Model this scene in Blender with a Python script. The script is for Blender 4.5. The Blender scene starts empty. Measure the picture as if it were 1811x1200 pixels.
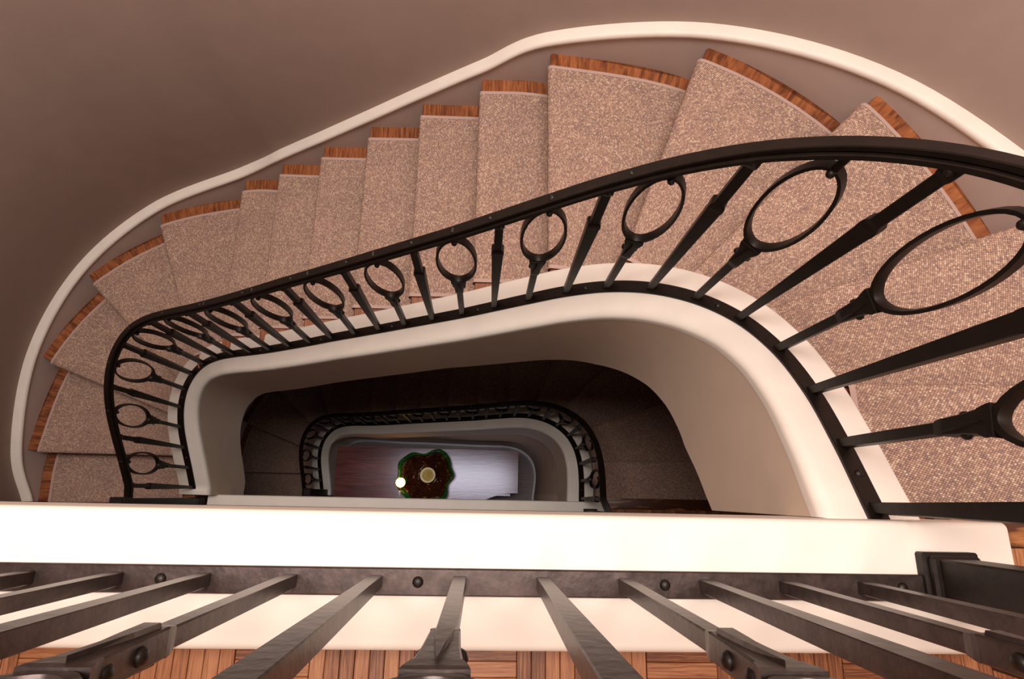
import bpy, bmesh, math, random
from mathutils import Vector, Matrix
random.seed(7)
scn = bpy.context.scene
COL = scn.collection
PI = math.pi

# ------------------------------------------------------------------ camera
R_ = Vector((0.9984291, 0.01884264, 0.05276643))
U_ = Vector((-0.03214133, 0.96400746, 0.26392527))
F_ = Vector((0.04589418, 0.26520665, -0.96309873))
CAM_Z = 0.9345
cam_d = bpy.data.cameras.new('camera')
cam_d.sensor_width = 36.0
cam_d.lens = 1006.0 / 1811.0 * 36.0
cam_d.clip_start = 0.01
cam = bpy.data.objects.new('camera', cam_d)
m = Matrix.Identity(4)
for r in range(3):
    m[r][0] = R_[r]; m[r][1] = U_[r]; m[r][2] = -F_[r]
m[2][3] = CAM_Z
cam.matrix_world = m
COL.objects.link(cam)
scn.camera = cam

# ------------------------------------------------------------------ light and exposure
world = bpy.data.worlds.new('world')
world.use_nodes = True
bgn = world.node_tree.nodes['Background']
bgn.inputs[0].default_value = (1.0, 0.86, 0.74, 1)
bgn.inputs[1].default_value = 0.02
scn.world = world


def area(name, loc, rot, sx, sy, power, col):
    l = bpy.data.lights.new(name, 'AREA')
    l.shape = 'RECTANGLE'; l.size = sx; l.size_y = sy
    l.energy = power; l.color = col
    o = bpy.data.objects.new(name, l)
    o.location = loc; o.rotation_euler = rot
    COL.objects.link(o)
    return o


area('skylight_daylight', (-0.35, 0.60, 3.50), (0, 0, 0), 3.1, 1.15, 205, (1.0, 0.92, 0.87))
area('landing_fill_light', (-0.3, -1.15, 3.50), (0, 0, 0), 1.3, 0.6, 26, (1.0, 0.86, 0.74))  # unseen fill added above the landing to brighten the north fascia
area('hall_window_daylight', (0.2, -1.78, -4.9), (math.radians(-80), 0, PI), 1.6, 1.2, 5, (0.72, 0.78, 1.0))
scn.view_settings.view_transform = 'Standard'
scn.view_settings.look = 'None'
scn.view_settings.gamma = 1.0
scn.view_settings.exposure = 0.0
scn.view_settings.use_curve_mapping = False

# ------------------------------------------------------------------ materials
def mat(name):
    mt = bpy.data.materials.new(name)
    mt.use_nodes = True
    nt = mt.node_tree
    return mt, nt, nt.nodes['Principled BSDF']


def N(nt, typ, **kw):
    n = nt.nodes.new(typ)
    for k, v in kw.items():
        if k in n.inputs.keys():
            n.inputs[k].default_value = v
        else:
            setattr(n, k, v)
    return n


def ramp(nt, stops):
    n = nt.nodes.new('ShaderNodeValToRGB')
    e = n.color_ramp.elements
    while len(e) < len(stops):
        e.new(0.5)
    for el, (p, c) in zip(e, stops):
        el.position = p; el.color = (*c, 1)
    return n


def paint(name, col, rough=0.55, bump=0.04):
    mt, nt, b = mat(name)
    co = N(nt, 'ShaderNodeTexCoord')
    no = N(nt, 'ShaderNodeTexNoise', Scale=9.0, Detail=5.0)
    nt.links.new(co.outputs['Object'], no.inputs['Vector'])
    rp = ramp(nt, [(0.3, tuple(c * 0.96 for c in col)), (0.7, tuple(min(1, c * 1.03) for c in col))])
    nt.links.new(no.outputs['Fac'], rp.inputs['Fac'])
    nt.links.new(rp.outputs['Color'], b.inputs['Base Color'])
    n2 = N(nt, 'ShaderNodeTexNoise', Scale=260.0, Detail=2.0)
    nt.links.new(co.outputs['Object'], n2.inputs['Vector'])
    bp = N(nt, 'ShaderNodeBump', Strength=bump, Distance=0.002)
    nt.links.new(n2.outputs['Fac'], bp.inputs['Height'])
    nt.links.new(bp.outputs['Normal'], b.inputs['Normal'])
    b.inputs['Roughness'].default_value = rough
    return mt


def wood(name, dark, mid, light, rough=0.35, coord='UV', scale=(6, 90), per_object=0.0, coat=0.0, rings=0.5):
    """grain runs along v (or local x when coord is Object)"""
    mt, nt, b = mat(name)
    co = N(nt, 'ShaderNodeTexCoord')
    mp = N(nt, 'ShaderNodeMapping')
    if coord == 'UV':
        mp.inputs['Scale'].default_value = (scale[1], scale[0], 1)
        nt.links.new(co.outputs['UV'], mp.inputs['Vector'])
    else:
        mp.inputs['Scale'].default_value = (scale[0], scale[1], scale[1])
        nt.links.new(co.outputs['Object'], mp.inputs['Vector'])
    oi = N(nt, 'ShaderNodeObjectInfo')
    mul = N(nt, 'ShaderNodeMath', operation='MULTIPLY'); mul.inputs[1].default_value = 137.0
    nt.links.new(oi.outputs['Random'], mul.inputs[0])
    cb = N(nt, 'ShaderNodeCombineXYZ')
    nt.links.new(mul.outputs[0], cb.inputs[0]); nt.links.new(mul.outputs[0], cb.inputs[1]); nt.links.new(mul.outputs[0], cb.inputs[2])
    ad = N(nt, 'ShaderNodeVectorMath', operation='ADD')
    nt.links.new(mp.outputs[0], ad.inputs[0]); nt.links.new(cb.outputs[0], ad.inputs[1])
    n1 = N(nt, 'ShaderNodeTexNoise', Scale=1.0, Detail=5.0, Roughness=0.65, Distortion=0.6)
    nt.links.new(ad.outputs[0], n1.inputs['Vector'])
    sc = N(nt, 'ShaderNodeVectorMath', operation='MULTIPLY'); sc.inputs[1].default_value = (0.22, 0.22, 0.22)
    nt.links.new(ad.outputs[0], sc.inputs[0])
    n2 = N(nt, 'ShaderNodeTexNoise', Scale=1.0, Detail=2.0, Distortion=1.2)
    nt.links.new(sc.outputs[0], n2.inputs['Vector'])
    m2 = N(nt, 'ShaderNodeMath', operation='MULTIPLY'); m2.inputs[1].default_value = 9.0
    nt.links.new(n2.outputs['Fac'], m2.inputs[0])
    sn = N(nt, 'ShaderNodeMath', operation='SINE')
    nt.links.new(m2.outputs[0], sn.inputs[0])
    m3 = N(nt, 'ShaderNodeMath', operation='MULTIPLY_ADD'); m3.inputs[1].default_value = 0.16 * rings; 
    nt.links.new(sn.outputs[0], m3.inputs[0]); nt.links.new(n1.outputs['Fac'], m3.inputs[2])
    m4 = N(nt, 'ShaderNodeMath', operation='MULTIPLY_ADD'); m4.inputs[1].default_value = per_object
    nt.links.new(oi.outputs['Random'], m4.inputs[0]); nt.links.new(m3.outputs[0], m4.inputs[2])
    m5 = N(nt, 'ShaderNodeMath', operation='SUBTRACT'); m5.inputs[1].default_value = per_object / 2
    nt.links.new(m4.outputs[0], m5.inputs[0])
    rp = ramp(nt, [(0.32, dark), (0.5, mid), (0.68, light)])
    nt.links.new(m5.outputs[0], rp.inputs['Fac'])
    nt.links.new(rp.outputs['Color'], b.inputs['Base Color'])
    bp = N(nt, 'ShaderNodeBump', Strength=0.12, Distance=0.002)
    nt.links.new(m3.outputs[0], bp.inputs['Height'])
    nt.links.new(bp.outputs['Normal'], b.inputs['Normal'])
    b.inputs['Roughness'].default_value = rough
    b.inputs['Coat Weight'].default_value = coat
    b.inputs['Coat Roughness'].default_value = 0.08
    if coat:
        b.inputs['Specular Tint'].default_value = (0.84, 0.88, 1.0, 1)
    return mt


def iron(name, col, rough=0.42):
    mt, nt, b = mat(name)
    co = N(nt, 'ShaderNodeTexCoord')
    no = N(nt, 'ShaderNodeTexNoise', Scale=38.0, Detail=6.0, Roughness=0.7)
    nt.links.new(co.outputs['Object'], no.inputs['Vector'])
    rp = ramp(nt, [(0.35, tuple(c * 0.65 for c in col)), (0.7, tuple(c * 1.45 for c in col))])
    nt.links.new(no.outputs['Fac'], rp.inputs['Fac'])
    nt.links.new(rp.outputs['Color'], b.inputs['Base Color'])
    b.inputs['Metallic'].default_value = 0.35
    b.inputs['Roughness'].default_value = rough
    n2 = N(nt, 'ShaderNodeTexNoise', Scale=70.0, Detail=3.0)
    nt.links.new(co.outputs['Object'], n2.inputs['Vector'])
    bp = N(nt, 'ShaderNodeBump', Strength=0.25, Distance=0.002)
    nt.links.new(n2.outputs['Fac'], bp.inputs['Height'])
    nt.links.new(bp.outputs['Normal'], b.inputs['Normal'])
    return mt


def carpet_mat(name):
    mt, nt, b = mat(name)
    co = N(nt, 'ShaderNodeTexCoord')
    mp = N(nt, 'ShaderNodeMapping'); mp.inputs['Scale'].default_value = (1.25, 0.85, 1)
    mp.inputs['Rotation'].default_value = (0, 0, 0.42)
    nt.links.new(co.outputs['UV'], mp.inputs['Vector'])
    vo = N(nt, 'ShaderNodeTexVoronoi', Scale=178.0, Randomness=0.14)
    vo.voronoi_dimensions = '2D'
    nt.links.new(mp.outputs[0], vo.inputs['Vector'])
    sp = N(nt, 'ShaderNodeSeparateColor')
    nt.links.new(vo.outputs['Color'], sp.inputs[0])
    rp = ramp(nt, [(0.0, (0.35, 0.235, 0.215)), (0.3, (0.47, 0.315, 0.25)), (0.55, (0.54, 0.355, 0.28)),
                   (0.8, (0.63, 0.43, 0.315)), (1.0, (0.80, 0.63, 0.49))])
    nt.links.new(sp.outputs[0], rp.inputs['Fac'])
    no = N(nt, 'ShaderNodeTexNoise', Scale=7.0, Detail=3.0)
    nt.links.new(co.outputs['UV'], no.inputs['Vector'])
    r2 = ramp(nt, [(0.3, (0.9, 0.9, 0.9)), (0.7, (1.04, 1.02, 1.0))])
    nt.links.new(no.outputs['Fac'], r2.inputs['Fac'])
    mx = N(nt, 'ShaderNodeMix', data_type='RGBA', blend_type='MULTIPLY')
    mx.inputs[0].default_value = 1.0
    nt.links.new(rp.outputs['Color'], mx.inputs[6]); nt.links.new(r2.outputs['Color'], mx.inputs[7])
    # dark gaps between the loops
    r3 = ramp(nt, [(0.15, (1.05, 1.03, 1.01)), (0.62, (0.34, 0.28, 0.26))])
    md = N(nt, 'ShaderNodeMath', operation='MULTIPLY'); md.inputs[1].default_value = 1.0
    nt.links.new(vo.outputs['Distance'], md.inputs[0])
    nt.links.new(md.outputs[0], r3.inputs['Fac'])
    m2 = N(nt, 'ShaderNodeMix', data_type='RGBA', blend_type='MULTIPLY')
    m2.inputs[0].default_value = 0.9
    nt.links.new(mx.outputs[2], m2.inputs[6]); nt.links.new(r3.outputs['Color'], m2.inputs[7])
    nt.links.new(m2.outputs[2], b.inputs['Base Color'])
    bp = N(nt, 'ShaderNodeBump', Strength=0.6, Distance=0.004, invert=True)
    nt.links.new(vo.outputs['Distance'], bp.inputs['Height'])
    nt.links.new(bp.outputs['Normal'], b.inputs['Normal'])
    b.inputs['Roughness'].default_value = 0.95
    b.inputs['Specular IOR Level'].default_value = 0.1
    return mt


def glass(name, col, rough=0.03, trans=1.0):
    mt, nt, b = mat(name)
    b.inputs['Base Color'].default_value = (*col, 1)
    b.inputs['Transmission Weight'].default_value = trans
    b.inputs['Roughness'].default_value = rough
    b.inputs['IOR'].default_value = 1.45
    return mt


def plain(name, col, rough=0.5, metal=0.0):
    mt, nt, b = mat(name)
    b.inputs['Base Color'].default_value = (*col, 1)
    b.inputs['Roughness'].default_value = rough
    b.inputs['Metallic'].default_value = metal
    return mt


M_CREAM = paint('cream_paint', (0.83, 0.745, 0.655), 0.5)
M_WALL = paint('taupe_wall_paint', (0.345, 0.242, 0.20), 0.75)
M_SKIRT = paint('shade_toned_skirt_paint', (0.50, 0.385, 0.335), 0.6)  # mauve-grey puts the shade of the upright skirting face into its colour
M_FASCIA = paint('shade_toned_fascia_paint', (0.70, 0.55, 0.43), 0.6)  # stringer side below the cream cap, its shade painted in as a darker tone
M_CEIL = paint('ceiling_paint', (0.62, 0.50, 0.42), 0.8)
M_IRON = iron('bronzed_iron', (0.012, 0.0062, 0.0038), 0.45)
M_IRON_L = iron('worn_bronzed_iron', (0.060, 0.041, 0.036), 0.34)
M_IRON_L.node_tree.nodes['Principled BSDF'].inputs['Metallic'].default_value = 0.65
M_OAK = wood('oiled_oak', (0.12, 0.032, 0.010), (0.29, 0.092, 0.030), (0.40, 0.145, 0.050), 0.36, 'UV', (9, 120), 0.08)
M_PARQ = wood('parquet_oak', (0.13, 0.040, 0.014), (0.31, 0.115, 0.045), (0.42, 0.185, 0.080), 0.40, 'Object', (14, 330), 0.26, rings=0.25)
M_PLANK = wood('border_oak', (0.07, 0.020, 0.006), (0.30, 0.115, 0.035), (0.42, 0.18, 0.065), 0.36, 'Object', (10, 55), 0.0, rings=2.2)
M_MAHOG = wood('polished_mahogany', (0.10, 0.030, 0.026), (0.17, 0.052, 0.043), (0.24, 0.080, 0.066), 0.25, 'Object', (3, 40), 0.0)
_b = M_MAHOG.node_tree.nodes['Principled BSDF']
_b.inputs['Roughness'].default_value = 0.17
_b.inputs['IOR'].default_value = 1.6
_b.inputs['Specular Tint'].default_value = (0.76, 0.80, 1.0, 1)
M_HALL = wood('dark_hall_boards', (0.06, 0.03, 0.03), (0.10, 0.05, 0.045), (0.14, 0.07, 0.06), 0.4, 'Object', (3, 40), 0.2)
M_CARPET = carpet_mat('tweed_loop_carpet')
M_BIND = paint('carpet_binding', (0.46, 0.31, 0.26), 0.85, 0.3)
M_WHITE = paint('white_gloss_paint', (0.80, 0.77, 0.76), 0.3)
M_GREEN = glass('green_glass', (0.03, 0.30, 0.04), 0.05, 0.75)
M_AMBER = glass('amber_glass', (0.055, 0.012, 0.004), 0.07, 0.35)
M_CLEAR = plain('pale_yellow_glass', (0.88, 0.82, 0.55), 0.12)
M_BRASS = plain('old_brass', (0.55, 0.38, 0.16), 0.3, 1.0)
mt, nt, b = mat('lit_bulb')
b.inputs['Emission Color'].default_value = (1.0, 0.50, 0.085, 1)
b.inputs['Emission Strength'].default_value = 10.0
M_BULB = mt

# ------------------------------------------------------------------ object helpers
def tag(o, label=None, cat=None, group=None, kind=None):
    if label: o['label'] = label
    if cat: o['category'] = cat
    if group: o['group'] = group
    if kind: o['kind'] = kind
    return o


def link(name, me, parent=None, loc=None, rot=None):
    o = bpy.data.objects.new(name, me)
    COL.objects.link(o)
    if parent: o.parent = parent
    if loc is not None: o.location = loc
    if rot is not None: o.rotation_euler = rot
    return o


def empty(name, loc=(0, 0, 0)):
    o = bpy.data.objects.new(name, None)
    o.empty_display_size = 0.1
    COL.objects.link(o)
    o.location = loc
    return o


def mesh_from(name, verts, faces, mt, uvs=None, smooth=False):
    me = bpy.data.meshes.new(name)
    me.from_pydata([tuple(v) for v in verts], [], faces)
    me.materials.append(mt)
    if uvs:
        ul = me.uv_layers.new(name='UVMap')
        for lp in me.loops:
            ul.data[lp.index].uv = uvs[lp.vertex_index]
    if smooth:
        for p in me.polygons: p.use_smooth = True
    me.update()
    return me


def bm_mesh(name, bm, mt, smooth=False, angle=None):
    bmesh.ops.recalc_face_normals(bm, faces=bm.faces)
    me = bpy.data.meshes.new(name)
    bm.to_mesh(me); bm.free()
    me.materials.append(mt)
    if smooth:
        for p in me.polygons: p.use_smooth = True
        if angle is not None:
            me.set_sharp_from_angle(angle=angle)
    return me


def bm_box(bm, x0, x1, y0, y1, z0, z1, bev=0.0, seg=2):
    r = bmesh.ops.create_cube(bm, size=1.0)
    vs = r['verts']
    for v in vs:
        v.co.x = x0 if v.co.x < 0 else x1
        v.co.y = y0 if v.co.y < 0 else y1
        v.co.z = z0 if v.co.z < 0 else z1
    if bev > 0:
        es = list({e for v in vs for e in v.link_edges})
        bmesh.ops.bevel(bm, geom=es, offset=bev, segments=seg, affect='EDGES', profile=0.6)


def box(name, mt, x0, x1, y0, y1, z0, z1, parent=None, bev=0.0, seg=2):
    bm = bmesh.new(); bm_box(bm, x0, x1, y0, y1, z0, z1, bev, seg)
    return link(name, bm_mesh(name, bm, mt, bev > 0, 0.6), parent)


def bm_loft(bm, rings_, cap=True):
    """rings_: list of closed lists of points"""
    vr = [[bm.verts.new(p) for p in ring] for ring in rings_]
    n = len(vr[0])
    for a, b_ in zip(vr[:-1], vr[1:]):
        for j in range(n):
            bm.faces.new((a[j], a[(j + 1) % n], b_[(j + 1) % n], b_[j]))
    if cap:
        bm.faces.new(vr[0][::-1]); bm.faces.new(vr[-1])


def bm_sphere(bm, c, r, u=10, v=6, sx=1, sy=1, sz=1):
    mtx = Matrix.Translation(c) @ Matrix.Diagonal((r * sx, r * sy, r * sz, 1))
    bmesh.ops.create_uvsphere(bm, u_segments=u, v_segments=v, radius=1.0, matrix=mtx)


def bm_tube(bm, pts, r, n=8):
    rings_ = []
    for i, p in enumerate(pts):
        a = Vector(pts[max(0, i - 1)]); c = Vector(pts[min(len(pts) - 1, i + 1)])
        t = (c - a).normalized()
        s = t.cross(Vector((0, 0, 1)))
        if s.length < 1e-3: s = Vector((1, 0, 0))
        s.normalize(); w = s.cross(t)
        rr = r[i] if isinstance(r, (list, tuple)) else r
        rings_.append([Vector(p) + s * math.cos(2 * PI * k / n) * rr + w * math.sin(2 * PI * k / n) * rr for k in range(n)])
    bm_loft(bm, rings_)


def bm_lathe(bm, prof, n=24, c=(0, 0, 0)):
    rings_ = [[(c[0] + r * math.cos(2 * PI * k / n), c[1] + r * math.sin(2 * PI * k / n), c[2] + z) for k in range(n)] for r, z in prof]
    bm_loft(bm, rings_)


def catmull(P, t):
    n = len(P)
    i = max(0, min(n - 2, int(math.floor(t)))); f = t - i
    p1, p2 = Vector(P[i]), Vector(P[i + 1])
    p0 = Vector(P[i - 1]) if i > 0 else p1 * 2 - p2
    p3 = Vector(P[i + 2]) if i + 2 < n else p2 * 2 - p1
    if f < 0 or f > 1:
        return p1.lerp(p2, f)
    return 0.5 * ((2 * p1) + (p2 - p0) * f + (2 * p0 - 5 * p1 + 4 * p2 - p3) * f * f + (3 * p1 - p0 - 3 * p2 + p3) * f ** 3)

# ------------------------------------------------------------------ plan of the stair (metres, x along landing, y into the well, z = 0 on the landing curb)
RISE = 0.18
H = 17 * RISE
ZF = -0.12                       # landing floor
BOT = ZF - 2 * H                 # hall floor
TOP = 3.60                       # ceiling
# centre line of the iron base rail, one point per baluster 1..31, from the foot up
CR = [(-1.835, .016), (-1.833, .134), (-1.833, .251), (-1.826, .366), (-1.798, .474), (-1.744, .567), (-1.665, .638),
      (-1.567, .682), (-1.453, .699), (-1.329, .698), (-1.201, .690), (-1.073, .684), (-.946, .681), (-.821, .679), (-.697, .678),
      (-.574, .675), (-.452, .672), (-.332, .669), (-.212, .666), (-.093, .663), (.025, .663), (.142, .663), (.260, .661),
      (.376, .647), (.488, .612), (.588, .551), (.665, .465), (.710, .358), (.725, .238), (.718, .114), (.701, -.009)]
CZ = [-2.915 + k * 0.0940966 for k in range(31)]
NIN = [(-1.926, -.073), (-1.946, .213), (-1.896, .446), (-1.797, .627), (-1.637, .726), (-1.419, .797), (-1.154, .803),
       (-.880, .806), (-.604, .811), (-.327, .812), (-.051, .818), (.230, .814), (.462, .781), (.631, .666), (.755, .491), (.821, .253), (.80, -.006)]
OUT = [(-2.826, -.089), (-2.832, .221), (-2.738, .775), (-2.445, 1.254), (-1.980, 1.588), (-1.427, 1.741), (-1.158, 1.752),
       (-.884, 1.756), (-.607, 1.764), (-.332, 1.773), (-.053, 1.778), (.233, 1.776), (.818, 1.679), (1.317, 1.351), (1.632, .80), (1.726, .27), (1.74, -.006)]


def rail_pt(i):        # i in baluster numbers
    p = catmull(CR, i - 1)
    z = CZ[0] + (i - 1) * 0.0940966
    return Vector((p.x, p.y, z))


def rail_tan(i):
    d = rail_pt(i + 0.15) - rail_pt(i - 0.15)
    d.z = 0
    return d.normalized()


def nosing_in(s): return catmull(NIN, s - 1)
def nosing_out(s): return catmull(OUT, s - 1)
def z_tread(k): return ZF - H + RISE * k


def lut(tab, x):
    for (a, va), (b_, vb) in zip(tab[:-1], tab[1:]):
        if x <= b_:
            return va + (vb - va) * max(0, min(1, (x - a) / (b_ - a)))
    return tab[-1][1]


DROP = [(1, .60), (3.4, .62), (5.7, .67), (7.8, .68), (10, .59), (14, .49), (19.5, .465), (22.7, .56), (25, .64), (28, .62), (29.7, .60), (31.3, .5)]

# ------------------------------------------------------------------ setting: walls, floors, landing curbs
def sweep_out(offs, zf0, zf1, s0=0.0, s1=18.0, n=220):
    pass


def outer_path(n=170):
    """plan of the curved stair wall from the west end round to the east, with outward normals"""
    pts = []
    for k in range(n + 1):
        s = 1 + 16 * k / n
        pts.append((s, nosing_out(s)))
    res = []
    for k, (s, p) in enumerate(pts):
        a = pts[max(0, k - 1)][1]; b_ = pts[min(n, k + 1)][1]
        t = (b_ - a).normalized()
        res.append((s, Vector((p.x, p.y)), Vector((-t.y, t.x))))
    return res


OP = outer_path()
YS = -1.95
# curved north wall, with thickness
verts, faces = [], []
path = [(Vector((-2.87, -0.12)), Vector((-1, 0)))] + [(p, n) for s, p, n in OP] + [(Vector((1.79, -0.12)), Vector((1, 0)))]
for k, (p, n) in enumerate(path):
    o1 = p + n * 0.045 if 0 < k < len(path) - 1 else p
    o2 = o1 + n * 0.12
    for z in (BOT - 0.2, TOP + 0.1):
        verts.append((o1.x, o1.y, z))
    for z in (BOT - 0.2, TOP + 0.1):
        verts.append((o2.x, o2.y, z))
for k in range(len(path) - 1):
    a, c = 4 * k, 4 * k + 4
    faces += [(a, c, c + 1, a + 1), (a + 2, a + 3, c + 3, c + 2), (a + 1, c + 1, c + 3, a + 3), (a, a + 2, c + 2, c)]
tag(link('wall_north', mesh_from('wall_north', verts, faces, M_WALL, smooth=True)), 'taupe plaster wall curving round the outside of the staircase', kind='structure')
tag(box('wall_west', M_WALL, -2.99, -2.87, YS, -0.1, BOT - 0.2, TOP + 0.1), 'plain taupe wall west of the landing', kind='structure')
tag(box('wall_east', M_WALL, 1.79, 1.91, YS, -0.1, BOT - 0.2, TOP + 0.1), 'plain taupe wall east of the landing', kind='structure')
tag(box('wall_south', M_WALL, -2.99, 1.91, YS - 0.12, YS, BOT - 0.2, TOP + 0.1), 'plain taupe wall behind the landing', kind='structure')

# ceiling with a skylight opening
SX0, SX1, SY0, SY1 = -1.95, 1.25, -0.02, 1.22
bm = bmesh.new()
bm_box(bm, -3.2, SX0, YS, 2.1, TOP - 0.02, TOP + 0.12)
bm_box(bm, SX1, 2.1, YS, 2.1, TOP - 0.02, TOP + 0.12)
bm_box(bm, SX0, SX1, YS, SY0, TOP - 0.02, TOP + 0.12)
bm_box(bm, SX0, SX1, SY1, 2.1, TOP - 0.02, TOP + 0.12)
tag(link('ceiling', bm_mesh('ceiling', bm, M_CEIL)), 'pale flat ceiling over the stairwell', kind='structure')
w = tag(empty('window_1', (-0.35, 0.60, TOP)), 'rectangular skylight over the stairwell', kind='structure')
bm = bmesh.new()
for a in ((-1.6, -1.54, -0.62, 0.62), (1.54, 1.6, -0.62, 0.62), (-1.54, 1.54, -0.62, -0.56), (-1.54, 1.54, 0.56, 0.62)):
    bm_box(bm, a[0], a[1], a[2], a[3], -0.03, 0.16, 0.004, 1)
link('window_frame', bm_mesh('window_frame', bm, M_WHITE), w)
box('window_pane', glass('skylight_glass', (0.95, 0.97, 1.0), 0.0), -1.54, 1.54, -0.56, 0.56, 0.10, 0.108, w)

# floors
def slab(name, z, holes, label, mt):
    bm = bmesh.new()
    for (x0, x1, y0, y1) in holes:
        bm_box(bm, x0, x1, y0, y1, z - 0.30, z - 0.008)
    return tag(link(name, bm_mesh(name, bm, mt)), label, kind='structure')


M_SUB = plain('floor_underlay', (0.10, 0.04, 0.015), 0.7)
fl_top = slab('floor', ZF, [(-2.9, 1.8, YS, -0.2), (0.84, 1.8, -0.2, -0.005)], 'oak parquet floor of the top landing', M_SUB)
fl_mid = slab('floor', ZF - H, [(-2.9, 1.8, YS, -0.2), (0.84, 1.8, -0.2, -0.005), (-2.9, -1.80, -0.2, -0.03)], 'oak parquet floor of the landing one storey down', M_SUB)
fl_hall = tag(box('floor', M_HALL, -3.1, 2.0, YS, 2.1, BOT - 0.2, BOT), 'dark wooden floor of the hall at the bottom of the stairwell', kind='structure')

# parquet: squares of short oak fingers, in the pattern one crosswise square / two lengthwise squares
FW, FL = 0.0243, 0.1205
bm = bmesh.new(); bm_box(bm, -FL / 2 + .0004, FL / 2 - .0004, -FW / 2 + .0004, FW / 2 - .0004, -0.008, 0.0, 0.0009, 1)
FINGER = bm_mesh('parquet_finger', bm, M_PARQ, True, 0.5)


def finger(parent, x, y, z, vertical):
    o = link('parquet_block', FINGER, parent, (x, y, z + random.uniform(-.0004, .0004)), (0, 0, PI / 2 if vertical else (PI if random.random() < .5 else 0)))
    return o


def parquet_row(parent, x0, x1, ytop, z, shift, limit):
    """one row FL deep, blocks from x0 to x1; returns nothing"""
    P = 0.34
    k = math.floor((x0 - 0.288 - shift) / P)
    while True:
        xb = 0.288 + shift + k * P
        if xb > x1: break
        for j in range(5):                       # crosswise square
            xc = xb + FL / 2
            if x0 <= xc <= x1: finger(parent, xc, ytop - FW * (j + .5), z, False)
        for j in range(9):
            xc = xb + FL + FW * (j + .5)
            if x0 <= xc <= x1: finger(parent, xc, ytop - FL / 2, z, True)
        k += 1


parquet_row(fl_top, -1.15, 1.3, -0.217, ZF, 0.0, 300)
parquet_row(fl_top, -1.15, 1.3, -0.217 - FL - .001, ZF, 0.121, 300)
parquet_row(fl_top, 0.86, 1.3, -0.0745, ZF, 0.06, 300)
parquet_row(fl_mid, 0.86, 1.79, -0.0745, ZF - H, 0.06, 300)
parquet_row(fl_mid, -2.86, -1.82, -0.046, ZF - H, 0.06, 300)


def parquet_field(parent, x0, x1, y0, y1, z):
    bm = bmesh.new()
    ny = int((y1 - y0) / FL); nx = int((x1 - x0) / FL)
    for a in range(nx):
        for c in range(ny):
            xa, yc = x0 + a * FL, y1 - (c + 1) * FL
            for j in range(5):
                if (a + c) % 2: bm_box(bm, xa, xa + FL - .0006, yc + j * FW * .99, yc + (j + 1) * FW * .99 - .0006, z - .008, z)
                else: bm_box(bm, xa + j * FW * .99, xa + (j + 1) * FW * .99 - .0006, yc, yc + FL - .0006, z - .008, z)
    return tag(link('parquet_field', bm_mesh('parquet_field', bm, M_PARQ), parent), kind='stuff')


parquet_field(fl_top, -2.86, 1.79, YS, -0.217 - 2 * FL - .002, ZF)
parquet_field(fl_mid, -2.86, 1.79, YS, -0.217, ZF - H)
for fl, z, spans in ((fl_top, ZF, [(0.866, 1.785)]), (fl_mid, ZF - H, [(0.866, 1.785)])):
    for x0, x1 in spans:
        bm = bmesh.new(); L = (x1 - x0) / 2
        bm_box(bm, -L, L, -0.0365, 0.0365, -0.03, 0.001, 0.004, 2)
        link('border_plank', bm_mesh('border_plank', bm, M_PLANK, True, .5), fl, ((x0 + x1) / 2, -0.0370, z))

# landing curbs (rounded upstands carrying the landing rails) and slab edges
def curb(name, x0, x1, dz, label):
    prof = []
    y0, y1, r = -0.224, -0.027, 0.011
    for k in range(7):
        a = PI - k * PI / 12
        prof.append((y0 + 0.012 + 0.012 * math.cos(a), -0.012 + 0.012 * math.sin(a)))
    for k in range(9):
        a = PI / 2 - k * PI / 16
        prof.append((y1 - r + r * math.cos(a), -r + r * math.sin(a)))
    prof += [(y1, -0.20), (y0, -0.20)]
    bm = bmesh.new()
    xs = [(x0, 0.006), (x0 + 0.004, 0.0), (x1 - 0.002, 0.0), (x1 - 0.0005, 0.0008), (x1, 0.002)]
    yc = (y0 + y1) / 2
    rings_ = [[(x, yc + (y - yc) * (1 - ins / 0.16), min(z, z - ins * 0.8) if z > -.1 else z) for y, z in prof] for x, ins in xs]
    bm_loft(bm, rings_)
    o = link(name, bm_mesh(name, bm, M_CREAM, True, 0.7), None, (0, 0, dz))
    return tag(o, label, kind='structure')


curb('trim_1', -2.87, 0.862, 0.0, 'broad white rounded curb along the top landing edge')
curb('trim_2', -1.80, 0.862, -H, 'white curb along the landing edge one storey down')

# outer skirting with its white rounded cap, following each flight
def skirt_meshes():
    face = [(0.004, -0.42), (0.0, -0.40), (0.0, 0.008), (0.046, 0.008), (0.046, -0.42)]
    cap = [(-0.006, 0.010), (-0.009, 0.014), (-0.009, 0.024), (-0.005, 0.032), (0.004, 0.037), (0.047, 0.038), (0.047, 0.006), (-0.003, 0.006)]
    zs = [ZF - H + RISE * s + 0.035 for s, p, n in OP]
    # ease the rake where winders meet the straight flight
    for _ in range(6):
        zs = [zs[0]] + [(zs[k - 1] + 2 * zs[k] + zs[k + 1]) / 4 for k in range(1, len(zs) - 1)] + [zs[-1]]
    out = []
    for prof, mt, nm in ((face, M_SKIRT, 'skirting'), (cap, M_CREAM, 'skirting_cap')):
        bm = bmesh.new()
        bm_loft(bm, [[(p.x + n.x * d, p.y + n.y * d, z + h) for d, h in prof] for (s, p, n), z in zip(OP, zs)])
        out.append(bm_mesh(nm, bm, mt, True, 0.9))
    return out


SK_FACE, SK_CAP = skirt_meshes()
for nm, dz, lab in (('trim_3', 0, 'shade-toned skirting with a white rounded cap climbing the curved wall beside the upper flight'),
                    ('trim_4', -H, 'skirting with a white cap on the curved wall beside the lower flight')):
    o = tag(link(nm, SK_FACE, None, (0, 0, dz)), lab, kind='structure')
    tag(link('skirting_cap', SK_CAP, o), 'white rounded cap')

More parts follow.
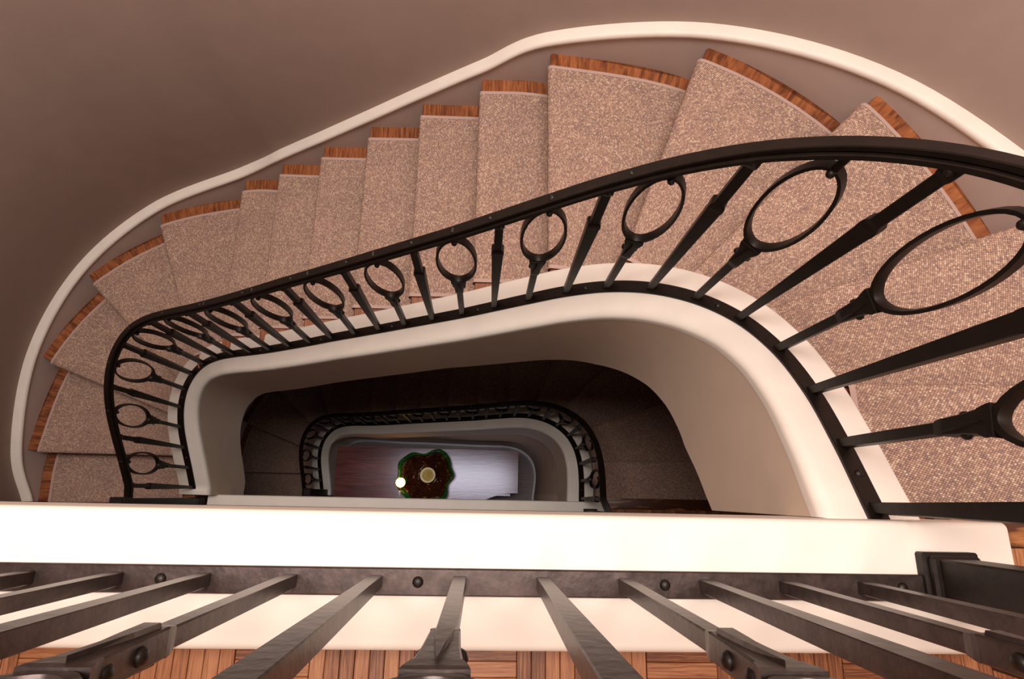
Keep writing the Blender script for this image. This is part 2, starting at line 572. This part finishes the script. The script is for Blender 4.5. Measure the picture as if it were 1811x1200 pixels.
# ------------------------------------------------------------------ staircase (flight) : stringer, treads, risers, soffit
def i_range(a, b_, n):
    return [a + (b_ - a) * k / n for k in range(n + 1)]


def stringer_meshes(clamp):
    cap, fas = bmesh.new(), bmesh.new()
    rows, rows2 = [], []
    for i in i_range(0.62, 31.25, 230):
        c = rail_pt(i); t = rail_tan(max(1.0, min(31, i))); n = Vector((-t.y, t.x, 0))     # n points to the stair side
        zt = c.z if i >= 1 else CZ[0]
        zb = min(max(c.z - lut(DROP, i), clamp), zt - 0.12)
        ins = (0.8 - i) * 0.06 if i < 0.8 else 0.0
        r, hw = 0.028, 0.088
        P = [(hw, zt - .045), (hw, zt - 0.008 - ins), (hw - 0.003, zt - 0.002 - ins), (hw - 0.008, zt - ins), (0.02, zt - ins), (-0.02, zt - ins)]
        for k in range(8):
            a = PI / 2 + k * PI / 14
            P.append((-0.100 + r + r * math.cos(a), zt - ins - r + r * math.sin(a)))
        P.append((-0.100, zt - .045))
        rows.append([(c.x + n.x * d, c.y + n.y * d, z) for d, z in P])
        rows2.append([(c.x + n.x * d, c.y + n.y * d, z) for d, z in ((hw, zb), (hw, zt - .045), (-.0995, zt - .045), (-.0995, zb))])
    bm_loft(cap, rows); bm_loft(fas, rows2)
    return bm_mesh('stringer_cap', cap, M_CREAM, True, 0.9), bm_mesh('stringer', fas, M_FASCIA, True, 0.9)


def soffit_mesh(name, clamp):
    verts, faces = [], []
    n = 120
    for k in range(n + 1):
        i = 0.8 + 30.3 * k / n
        c = rail_pt(i); t = rail_tan(max(1, min(31, i))); nn = Vector((-t.y, t.x, 0))
        a = c - nn * 0.08
        s = 1 + 16 * k / n
        o = nosing_out(s)
        za = max(c.z - lut(DROP, i) + 0.02, clamp); zo = max(z_tread(s) - 0.42, clamp)
        verts += [(a.x, a.y, za), (o.x, o.y, zo), (a.x, a.y, za + 0.03), (o.x, o.y, zo + 0.03)]
    for k in range(n):
        a, c = 4 * k, 4 * k + 4
        faces += [(a, a + 1, c + 1, c), (a + 2, c + 2, c + 3, a + 3), (a + 1, a + 3, c + 3, c + 1), (a, c, c + 2, a + 2)]
    return mesh_from(name, verts, faces, M_CEIL, smooth=False)


LAP = 0.07       # tread nosing laps the riser below by this fraction of a step


def step_line(s, d_in, d_out):
    """ends of the radial line at s, moved d_in into the stringer and d_out towards the wall"""
    a, o = nosing_in(s), nosing_out(s)
    u = (o - a).normalized()
    return a - u * d_in, o + u * d_out


def grid_mesh(name, rows, mt, uvrows, smooth=True, closed=False):
    verts = [p for r in rows for p in r]; uvs = [q for r in uvrows for q in r]
    n = len(rows[0]); faces = []
    for a in range(len(rows) - 1):
        for j in range(n - 1):
            faces.append((a * n + j, a * n + j + 1, (a + 1) * n + j + 1, (a + 1) * n + j))
    return mesh_from(name, verts, faces, mt, uvs, smooth)


def tread_mesh(k):
    zt = z_tread(k)
    seq = [(k + LAP + .02, zt - .032), (k + .02, zt - .032), (k + .004, zt - .026), (k - .004, zt - .014), (k + .002, zt - .004), (k + .016, zt)]
    for f in (.2, .4, .6, .8, 1.0, 1.0 + LAP + .03):
        seq.append((k + f, zt))
    seq.append((k + 1 + LAP + .03, zt - .032))
    seq.append(seq[0])
    rows, uvr = [], []
    for j, (s, z) in enumerate(seq):
        a, o = step_line(s, 0.075, 0.004)
        row, uv = [], []
        for q in range(7):
            p = a.lerp(o, q / 6)
            row.append((p.x, p.y, z)); uv.append(((s - k) * 0.3 + (zt - z), (p - a).length + k * 3.7))
        rows.append(row); uvr.append(uv)
    me = grid_mesh('tread', rows, M_OAK, uvr, False)
    bm = bmesh.new(); bm.from_mesh(me)
    bmesh.ops.remove_doubles(bm, verts=bm.verts, dist=1e-5)
    bmesh.ops.holes_fill(bm, edges=[e for e in bm.edges if e.is_boundary], sides=0)
    bmesh.ops.recalc_face_normals(bm, faces=bm.faces)
    bm.to_mesh(me); bm.free()
    return me


def riser_mesh(k):
    z0 = z_tread(k - 1); z1 = z_tread(k) - .03
    a, o = step_line(k + LAP, 0.075, 0.004)
    d = (step_line(k + LAP + .05, 0.075, 0.004)[0] - a)
    d = d.normalized() * 0.018
    vs = [(a.x, a.y), (o.x, o.y), (o.x + d.x, o.y + d.y), (a.x + d.x, a.y + d.y)]
    verts = [(x, y, z0 - .03) for x, y in vs] + [(x, y, z1) for x, y in vs]
    faces = [(0, 1, 5, 4), (1, 2, 6, 5), (2, 3, 7, 6), (3, 0, 4, 7), (3, 2, 1, 0), (4, 5, 6, 7)]
    uvs = [(0, 0), (0, 1), (.1, 1), (.1, 0), (.18, 0), (.18, 1), (.3, 1), (.3, 0)]
    return mesh_from('riser', verts, faces, M_OAK, uvs)


def staircase(label, dz, clamp, src=None):
    root = tag(empty('staircase', (0, 0, dz)), label, 'staircase', 'flights of the stairwell')
    cap, fas = stringer_meshes(clamp - dz)
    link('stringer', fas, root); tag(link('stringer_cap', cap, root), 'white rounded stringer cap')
    if src is None:
        for k in range(1, 17): link('tread', tread_mesh(k), root)
        for k in range(1, 18): link('riser', riser_mesh(k), root)
    else:
        for ch in src.children:
            if ch.name.startswith(('tread', 'riser')):
                c = ch.copy(); COL.objects.link(c); c.parent = root
    link('soffit', soffit_mesh('soffit', clamp - dz), root)
    return root


st1 = staircase('upper flight of oak winder stairs with white rounded stringer, carpeted, climbing to the top landing', 0, ZF - H - 0.3)
st2 = staircase('lower flight of oak stairs in deep shade below, seen through the well', -H, BOT, st1)

# ------------------------------------------------------------------ carpet runners
def carpet_meshes():
    c = 0.012
    prof = []
    for k in range(1, 18):
        zt = z_tread(k); zp = z_tread(k - 1)
        if k == 1: prof.append((k + LAP - .01, zp + .002))
        prof += [(k + LAP - .03, zp + c + .008), (k + LAP - .035, zp + .06), (k + LAP - .035, zt - .055)]
        if k < 17:
            prof += [(k + .02, zt - .040), (k - .018, zt - .030), (k - .034, zt - .014), (k - .032, zt + .0), (k - .016, zt + c - .003), (k + .012, zt + c)]
            prof += [(k + f, zt + c) for f in (.1, .25, .4, .55, .7, .85, .95)]
            prof += [(k + 1 + LAP - .06, zt + c)]
        else:
            prof += [(k + LAP - .035, zt - .035)]
    def build(name, fa, fb, nq, mt, lift=0.0, wv=1.0):
        rows, uvr = [], []
        u = 0.0; pm = None
        for (s, z) in prof:
            a, o = step_line(s, 0, -0.072)
            w_ = (o - a).length; d = (o - a) / w_
            row, uv = [], []
            for q in range(nq + 1):
                t = fa(w_) + (fb(w_) - fa(w_)) * q / nq
                p = a + d * t
                zz = z + lift
                row.append((p.x, p.y, zz))
                uv.append((0, t))
            mid = Vector((*(a.lerp(o, .5)), z))
            if pm is not None: u += (mid - pm).length
            pm = mid
            uv = [(u * wv, t) for (_, t) in uv]
            rows.append(row); uvr.append(uv)
        return grid_mesh(name, rows, mt, uvr, True)
    body = build('carpet', lambda w_: 0.011, lambda w_: w_ - 0.011, 14, M_CARPET)
    b1 = build('binding', lambda w_: -0.002, lambda w_: 0.0125, 2, M_BIND, 0.0015)
    b2 = build('binding', lambda w_: w_ - 0.0125, lambda w_: w_ + 0.002, 2, M_BIND, 0.0015)
    return body, b1, b2


cb_, bi1, bi2 = carpet_meshes()
for dz, lab in ((0, 'beige tweed loop carpet runner covering the upper flight, edged with pale binding'),
                (-H, 'carpet runner on the shaded lower flight, seen through the well')):
    o = tag(empty('carpet_runner', (0, 0, dz)), lab, 'carpet', 'carpet runners on the stairs')
    link('pile', cb_, o); link('binding', bi1, o); link('binding', bi2, o)

# ------------------------------------------------------------------ ironwork
RAIL_H = 0.672          # underside of the stair handrail above the base rail


def plain_baluster_mesh(h):
    k = h / 0.62
    sec = [(-.012, .0095, .0095), (.08 * k, .0098, .0095), (.44 * k, .0165, .0125), (.452 * k, .0175, .013), (.462 * k, .0165, .0125), (.470 * k, .0115, .0105),
           (h - .03, .0110, .0100), (h - .02, .0135, .0125), (h + .004, .0135, .0125)]
    bm = bmesh.new()
    bm_loft(bm, [[(-a, -c, z), (a, -c, z), (a, c, z), (-a, c, z)] for z, a, c in sec])
    es = [e for e in bm.edges if abs(e.verts[0].co.z - e.verts[1].co.z) > 0.02]
    bmesh.ops.bevel(bm, geom=es, offset=.0018, segments=1, affect='EDGES')
    return bm_mesh('plain_baluster', bm, M_BAL)


def leaf_mesh(z0, z1, zr):
    """raised pointed leaf on both broad faces of a baluster"""
    bm = bmesh.new()
    for sgn in (-1,):
        y0, y1 = .0095 * sgn, .0165 * sgn
        ou = [(0, z1), (-.008, z0 + (z1 - z0) * .35), (-.010, z0), (.010, z0), (.008, z0 + (z1 - z0) * .35)]
        a = [bm.verts.new((x, y0, z)) for x, z in ou]; c = [bm.verts.new((x * .7, y1, z)) for x, z in ou]
        bm.faces.new(a); bm.faces.new(c)
        for j in range(5): bm.faces.new((a[j], a[(j + 1) % 5], c[(j + 1) % 5], c[j]))
    return bm_mesh('leaf', bm, M_BAL)


def ring_stem_mesh(zc, zr):
    """square stem that swells into a forked collar between zc and zr"""
    sec = [(-.012, .0095, .0095), (.08, .0095, .0092), (zc - .012, .0100, .0096), (zc, .0125, .0115), (zc + .008, .0135, .0125),
           (zc + (zr - zc) * .5, .0155, .0125), (zr - .02, .0185, .0130), (zr - .004, .0230, .0130), (zr + .004, .0245, .0125)]
    bm = bmesh.new()
    bm_loft(bm, [[(-a, -c, z), (a, -c, z), (a, c, z), (-a, c, z)] for z, a, c in sec])
    es = [e for e in bm.edges if abs(e.verts[0].co.z - e.verts[1].co.z) > 0.02]
    bmesh.ops.bevel(bm, geom=es, offset=.0018, segments=1, affect='EDGES')
    return bm_mesh('ring_baluster', bm, M_BAL)


def ring_mesh(zr, zt, rx):
    cz, rz = (zr + zt) / 2, (zt - zr) / 2
    bm = bmesh.new(); n = 36; rings_ = []
    vr = []
    for k in range(n):
        a = 2 * PI * k / n
        ca, sa = math.cos(a), math.sin(a)
        th = .0085 + .006 * max(0, -sa) ** 6
        nx, nz = ca / rx, sa / rz
        l = math.hypot(nx, nz); nx /= l; nz /= l
        px, pz = rx * ca, cz + rz * sa
        yy = .0105
        vr.append([bm.verts.new(q) for q in ((px, -yy, pz), (px, yy, pz), (px - nx * th * .8, yy, pz - nz * th * .8), (px - nx * th, 0, pz - nz * th), (px - nx * th * .8, -yy, pz - nz * th * .8))])
    for k in range(n):
        a, c = vr[k], vr[(k + 1) % n]
        for j in range(5): bm.faces.new((a[j], a[(j + 1) % 5], c[(j + 1) % 5], c[j]))
    return bm_mesh('ring', bm, M_BAL, True, 0.6)


bm = bmesh.new(); bm_sphere(bm, (0, 0, 0), .0078, 8, 5, .8, 1, 1)
RIVET = bm_mesh('rivet', bm, M_IRON, True)
bm = bmesh.new(); bm_sphere(bm, (0, 0, 0), .0085, 8, 5)
KNOB = bm_mesh('top_bolt', bm, M_IRON, True)


def clip_mesh(zt, h):
    bm = bmesh.new()
    bm_box(bm, -.007, .007, -.0085, .0085, zt - .018, h + .030, .002, 1)
    return bm_mesh('top_clip', bm, M_BAL, False)


class Kit: pass


def make_kit(h, zc, zr, zt, rx, material):
    global M_BAL
    M_BAL = material
    k = Kit(); k.h = h
    k.plain = plain_baluster_mesh(h)
    k.stem = ring_stem_mesh(zc, zr); k.ring = ring_mesh(zr, zt, rx)
    k.leaf = leaf_mesh(zc + .012, zr - .008, zr); k.rz = [zc + (zr - zc) * .42, zc + (zr - zc) * .78]
    k.clip = clip_mesh(zt, h)
    return k


KIT = make_kit(RAIL_H, .255, .345, .652, .060, M_IRON)
KITL = make_kit(0.83, .365, .490, .79, .060, M_IRON_L)


def add_baluster(root, kit, loc, ang, ring):
    if ring:
        o = link('ring_baluster', kit.stem, root, loc, (0, 0, ang))
        link('ring', kit.ring, o)
        for sg in (0, PI):
            link('leaf', kit.leaf, o, None, (0, 0, sg))
        for z in kit.rz:
            for sg in (-1, 1): link('rivet', RIVET, o, (sg * .0158, 0, z))
        link('top_clip', kit.clip, o)
        tip = .652 if kit is KIT else .79
        for sg in (-1, 1): link('clip_knob', KNOB, o, (0, sg * .012, tip - .008))
    else:
        o = link('plain_baluster', kit.plain, root, loc, (0, 0, ang))
        for sg in (-1, 1): link('top_bolt', KNOB, o, (0, sg * .013, kit.h - .008))
    return o


HR_PROF = [(-.0150, 0.0), (-.0190, .003), (-.0190, .015), (-.0175, .017), (-.0090, .0175), (-.0090, .0205), (-.0125, .021), (-.0130, .033), (-.0115, .036),
           (.0115, .036), (.0130, .033), (.0125, .021), (.0090, .0205), (.0090, .0175), (.0175, .017), (.0190, .015), (.0190, .003), (.0150, 0.0)]


def rail_h(i):
    """underside of the handrail above the base rail; it lifts a little in the last turn"""
    f = max(0.0, min(1.0, (i - 23.0) / 4.5))
    return RAIL_H + 0.050 * f * f * (3 - 2 * f)


def sweep(name, pts, prof, mt):
    """pts: list of (Vector, normal Vector); prof (n, z)"""
    bm = bmesh.new()
    bm_loft(bm, [[(p.x + n.x * d, p.y + n.y * d, p.z + z) for d, z in prof] for p, n in pts])
    return bm_mesh(name, bm, mt, True, 0.5)


NEWEL_E = (0.743, -0.116)
NEWEL_W = (-1.856, -0.083)


def rail_path(dz, h):
    pts = []
    A = Vector((NEWEL_W[0], NEWEL_W[1], -H + h + .16)); B = Vector((NEWEL_E[0] - .01, NEWEL_E[1] + .02, h - .02))
    for i in i_range(1.0, 31.0, 180):
        c = rail_pt(i); pts.append(Vector((c.x, c.y, c.z + rail_h(i))))
    A.z = pts[0].z - .05; A.y += 0.0
    pts = [A, A.lerp(pts[0], .4) + Vector((0, 0, -.008))] + pts + [pts[-1].lerp(B, .5), B]
    res = []
    for k, p in enumerate(pts):
        t = (pts[min(k + 1, len(pts) - 1)] - pts[max(k - 1, 0)]); t.z = 0; t.normalize()
        res.append((p, Vector((-t.y, t.x, 0))))
    return res


HR_MESH = sweep('handrail', rail_path(0, RAIL_H), HR_PROF, M_IRON)
bp_pts = []
for i in i_range(0.78, 31.3, 180):
    c = rail_pt(i); t = rail_tan(max(1, min(31, i))); bp_pts.append((c + Vector((0, 0, .0)), Vector((-t.y, t.x, 0))))
BR_PROF = [(-.0195, -.004), (-.0195, .007), (-.0175, .009), (.0175, .009), (.0195, .007), (.0195, -.004)]
BR_MESH = sweep('base_rail', bp_pts, BR_PROF, M_IRON)
bm = bmesh.new(); bm_sphere(bm, (0, 0, 0), .0085, 10, 6, 1, 1, .6)
SCREW = bm_mesh('screw', bm, M_IRON, True)
bm = bmesh.new(); bm_sphere(bm, (0, 0, 0), .006, 8, 5, 1, 1, .35)
M_WORN = iron('worn_screw_heads', (0.020, 0.014, 0.012), 0.5)
RIVET_TOP = bm_mesh('cap_screw', bm, M_WORN, True)


def stair_railing(label, dz):
    root = tag(empty('stair_railing', (0, 0, dz)), label, 'railing', 'iron railings of the two flights')
    link('handrail', HR_MESH, root)
    br = link('base_rail', BR_MESH, root)
    for i in (2.5, 5.5, 8.5, 11.5, 14.5, 17.5, 20.5, 23.5, 26.5, 30.5):
        c = rail_pt(i); link('screw', SCREW, br, (c.x, c.y, c.z + .009))
    for i in range(1, 32):
        c = rail_pt(i); t = rail_tan(i)
        add_baluster(root, KIT, (c.x, c.y, c.z + .006), math.atan2(t.y, t.x), i % 2 == 0).scale = (1, 1, 1 + (rail_h(i) / RAIL_H - 1) * (.35 if i % 2 == 0 else 1))
    return root


sr1 = stair_railing('black iron railing with oval ring balusters sweeping up the upper flight', 0)
sr2 = stair_railing('black iron railing of the lower flight, small and dark down the well', -H)
hr = [c for c in sr1.children if c.name.startswith('handrail')][0]
for i in (10, 11.8, 13.6, 15.4, 17.2, 19, 20.8, 22.0, 23.3, 24.4):
    c = rail_pt(i); link('cap_screw', RIVET_TOP, hr, (c.x, c.y, c.z + RAIL_H + .036))

# newel posts: foot plate, flat post, head block
def newel_meshes(mt, h):
    bm = bmesh.new(); bm_box(bm, -.046, .046, -.043, .043, -.004, .018, .003, 1); bm_box(bm, -.040, .040, -.038, .038, .016, .030, .004, 1)
    foot = bm_mesh('foot_plate', bm, mt)
    bm = bmesh.new(); bm_box(bm, -.030, .030, -.034, .034, .02, h, .003, 1)
    post = bm_mesh('newel_post', bm, mt)
    bm = bmesh.new(); bm_box(bm, -.040, .040, -.040, .040, h - .05, h + .012, .004, 1); bm_box(bm, -.032, .032, -.032, .032, h + .01, h + .024, .004, 1)
    head = bm_mesh('newel_head', bm, mt)
    return foot, post, head


NW = newel_meshes(M_IRON, 0.86)


def newel(root, x, y, z=0):
    p = link('newel_post', NW[1], root, (x, y, z))
    link('foot_plate', NW[0], p); link('newel_head', NW[2], p)


def landing_railing(label, x0, x1, dz, jr, west):
    root = tag(empty('landing_railing', (0, 0, dz)), label, 'railing', 'straight railings along the landings')
    y = -0.127 if not west else -0.112
    L = [(Vector((x0, y, 0.83)), Vector((0, 1, 0))), (Vector((x1, y, 0.83)), Vector((0, 1, 0)))]
    link('handrail', sweep('handrail', L, HR_PROF, M_IRON_L), root)
    L = [(Vector((x0, y, 0)), Vector((0, 1, 0))), (Vector((x1, y, 0)), Vector((0, 1, 0)))]
    br = link('base_rail', sweep('base_rail', L, [(d, z) for d, z in BR_PROF], M_IRON_L), root)
    xb = -0.0275
    j = -30
    while True:
        x = xb + 0.1254 * j
        if x > 0.70: break
        if x > x0 + .05:
            add_baluster(root, KITL, (x, y, .006), 0, j % 2 == 0)
            if (j + 1) % 3 == 0: link('screw', SCREW, br, (x + .0627, y, .009))
        j += 1
    newel(root, NEWEL_E[0], NEWEL_E[1])
    if west: newel(root, NEWEL_W[0], NEWEL_W[1])
    return root


landing_railing('heavy iron railing along the top landing, its bars rising towards the viewer', -2.86, 0.72, 0, 0, False)
landing_railing('iron railing along the landing one storey down, mostly hidden under the white curb', -1.86, 0.72, -H, 0, True)
foot_newel = tag(empty('newel', (0, 0, -2 * H)), 'short iron newel post at the foot of the lower flight', 'newel')
newel(foot_newel, NEWEL_W[0] + .06, 0.0)

# ------------------------------------------------------------------ hall at the bottom: curved wall under the lower flight, baseboard, table
verts, faces = [], []
wp = []
for i in i_range(3.0, 31.0, 120):
    c = rail_pt(i); t = rail_tan(i); n = Vector((-t.y, t.x, 0))
    wp.append((c - n * .07, n, max(c.z - H - lut(DROP, i) + .05, BOT + .02)))
wp.append((Vector((.63, -.35, 0)), Vector((1, 0, 0)), -H - .5))
for p, n, zt in wp:
    q = p + n * .06
    verts += [(p.x, p.y, BOT), (p.x, p.y, zt), (q.x, q.y, BOT), (q.x, q.y, zt)]
for k in range(len(wp) - 1):
    a, c = 4 * k, 4 * k + 4
    faces += [(a, c, c + 1, a + 1), (a + 2, a + 3, c + 3, c + 2), (a + 1, c + 1, c + 3, a + 3)]
tag(link('wall_hall', mesh_from('wall_hall', verts, faces, M_WALL, smooth=True)), 'curved wall under the lower flight around the hall table', kind='structure')
BBP = [(0.0, 0.0), (-.022, 0.0), (-.022, .085), (-.016, .10), (-.010, .104), (-.008, .118), (0.0, .122)]
pts = [(Vector((p.x, p.y, BOT)), n) for p, n, zt in wp]
tag(link('baseboard_hall', sweep('baseboard_hall', pts, BBP, M_WHITE)), 'pale moulded baseboard curving round the hall table', kind='structure')

TZ = -5.47
t = tag(empty('console_table', (-0.6, 0.22, BOT)), 'long polished mahogany table at the bottom of the stairwell', 'table')
ou = [(-.98, .265), (1.0, .265), (1.0, -.19)]
for k in range(1, 13):
    f = k / 12
    ou.append((1.0 - .42 * f, -.19 - .11 * f ** 2.2))
ou += [(-.98, -.30)]
bm = bmesh.new()
lo = [bm.verts.new((x, y, TZ - BOT - .03)) for x, y in ou]; hi = [bm.verts.new((x, y, TZ - BOT)) for x, y in ou]
bm.faces.new(lo[::-1]); bm.faces.new(hi)
for k in range(len(ou)): bm.faces.new((lo[k], lo[(k + 1) % len(ou)], hi[(k + 1) % len(ou)], hi[k]))
link('table_top', bm_mesh('table_top', bm, M_MAHOG), t)
bm = bmesh.new()
bm_box(bm, -.92, .92, -.22, -.20, TZ - BOT - .13, TZ - BOT - .03); bm_box(bm, -.92, .92, .20, .22, TZ - BOT - .13, TZ - BOT - .03)
bm_box(bm, -.93, -.91, -.21, .21, TZ - BOT - .13, TZ - BOT - .03); bm_box(bm, .91, .93, -.15, .21, TZ - BOT - .13, TZ - BOT - .03)
link('apron', bm_mesh('apron', bm, M_MAHOG), t)
bm = bmesh.new()
zt = TZ - BOT - .03
bm_loft(bm, [[(sx * a, sy * a, z) for sx, sy in ((-1, -1), (1, -1), (1, 1), (-1, 1))] for z, a in ((0, .016), (.3, .02), (zt - .1, .027), (zt, .027))])
LEG = bm_mesh('leg', bm, M_MAHOG)
for x, y in ((-.89, -.18), (.89, -.14), (.89, .18), (-.89, .18)): link('leg', LEG, t, (x, y, 0))

# ruffled glass bowl on the table
RIM = [(0, 49), (18, 42), (40, 48), (64, 50), (80, 41), (97, 34), (112, 38), (126, 48), (142, 48), (158, 54), (178, 48), (197, 55), (225, 50), (248, 52), (270, 44), (290, 50), (315, 51), (333, 38), (346, 40), (360, 49)]


def rim(a):
    return sum(lut(RIM, (a + d) % 360) * w_ for d, w_ in ((-10, .12), (-5, .22), (0, .32), (5, .22), (10, .12)))


def ruffle(name, mt, prof, thick, n=96):
    """prof: (radius, z, ruffle amount 0..1); an open shell with real thickness"""
    bm = bmesh.new(); rows = []
    def pt(r, z, am, k):
        a = 360.0 * k / n
        f = 1 + am * (rim(a) / 47.0 - 1)
        zz = z + am * .035 * math.sin(math.radians(5 * a + 40))
        return (r * f * math.cos(math.radians(a)), r * f * math.sin(math.radians(a)), zz)
    for r, z, am in prof: rows.append([pt(r, z, am, k) for k in range(n)])
    for r, z, am in reversed(prof): rows.append([pt(max(.004, r - thick), z + thick * .6, am, k) for k in range(n)])
    bm_loft(bm, rows, True)
    return bm_mesh(name, bm, mt, True)


def lumpy(mt, scale, strength):
    nt = mt.node_tree; b = nt.nodes['Principled BSDF']
    co = N(nt, 'ShaderNodeTexCoord'); no = N(nt, 'ShaderNodeTexNoise', Scale=scale, Detail=2.0)
    nt.links.new(co.outputs['Object'], no.inputs['Vector'])
    bp = N(nt, 'ShaderNodeBump', Strength=strength, Distance=0.03)
    nt.links.new(no.outputs['Fac'], bp.inputs['Height']); nt.links.new(bp.outputs['Normal'], b.inputs['Normal'])


lumpy(M_GREEN, 14, .5); lumpy(M_AMBER, 20, 1.0)
g = tag(empty('glass_bowl', (-0.575, 0.20, TZ)), 'large ruffled bowl of green and amber glass on the hall table', 'bowl')
link('green_rim', ruffle('green_rim', M_GREEN, [(.11, .004, 0), (.17, .03, .15), (.22, .09, .4), (.26, .16, .75), (.288, .22, 1.0)], .012), g)
tag(link('amber_lining', ruffle('amber_lining', M_AMBER, [(.07, .016, 0), (.13, .03, .2), (.185, .07, .45), (.225, .12, .8), (.255, .18, 1.0)], .010), g), 'amber inner layer of the ruffled bowl')
bm = bmesh.new(); bm_lathe(bm, [(.01, .02), (.05, .022), (.076, .05), (.082, .10), (.070, .104), (.060, .06), (.01, .045)], 28)
tag(link('cup', bm_mesh('cup', bm, M_CLEAR, True), g), 'pale yellow cup in the middle of the bowl')
bm = bmesh.new(); bm_lathe(bm, [(.005, .06), (.057, .061), (.057, .069), (.03, .074), (.005, .085)], 28)
link('cup_bottom', bm_mesh('cup_bottom', bm, plain('olive_yellow_glass', (0.42, 0.34, 0.12), 0.08), True), g)

# bare bulb on a slim white arm beside the bowl
l = tag(empty('lamp', (-0.845, -0.045, TZ)), 'small lit bulb on a bent white stem beside the glass bowl', 'lamp')
bm = bmesh.new(); bm_lathe(bm, [(.05, 0), (.05, .012), (.02, .022), (.01, .03)], 20)
link('base', bm_mesh('base', bm, M_WHITE, True, .6), l)
bm = bmesh.new(); bm_tube(bm, [(0, 0, .02), (0, -.005, .12), (0, .005, .22), (0.004, .04, .275), (0.012, .09, .29)], [.011, .011, .010, .010, .012])
link('stem', bm_mesh('stem', bm, M_WHITE, True), l)
bm = bmesh.new(); bm_tube(bm, [(.011, .085, .288), (.014, .118, .300)], [.014, .016])
link('socket', bm_mesh('socket', bm, M_BRASS, True), l)
bm = bmesh.new(); bm_sphere(bm, (.015, .158, .316), .048, 20, 12)
link('bulb', bm_mesh('bulb', bm, M_BULB, True), l)
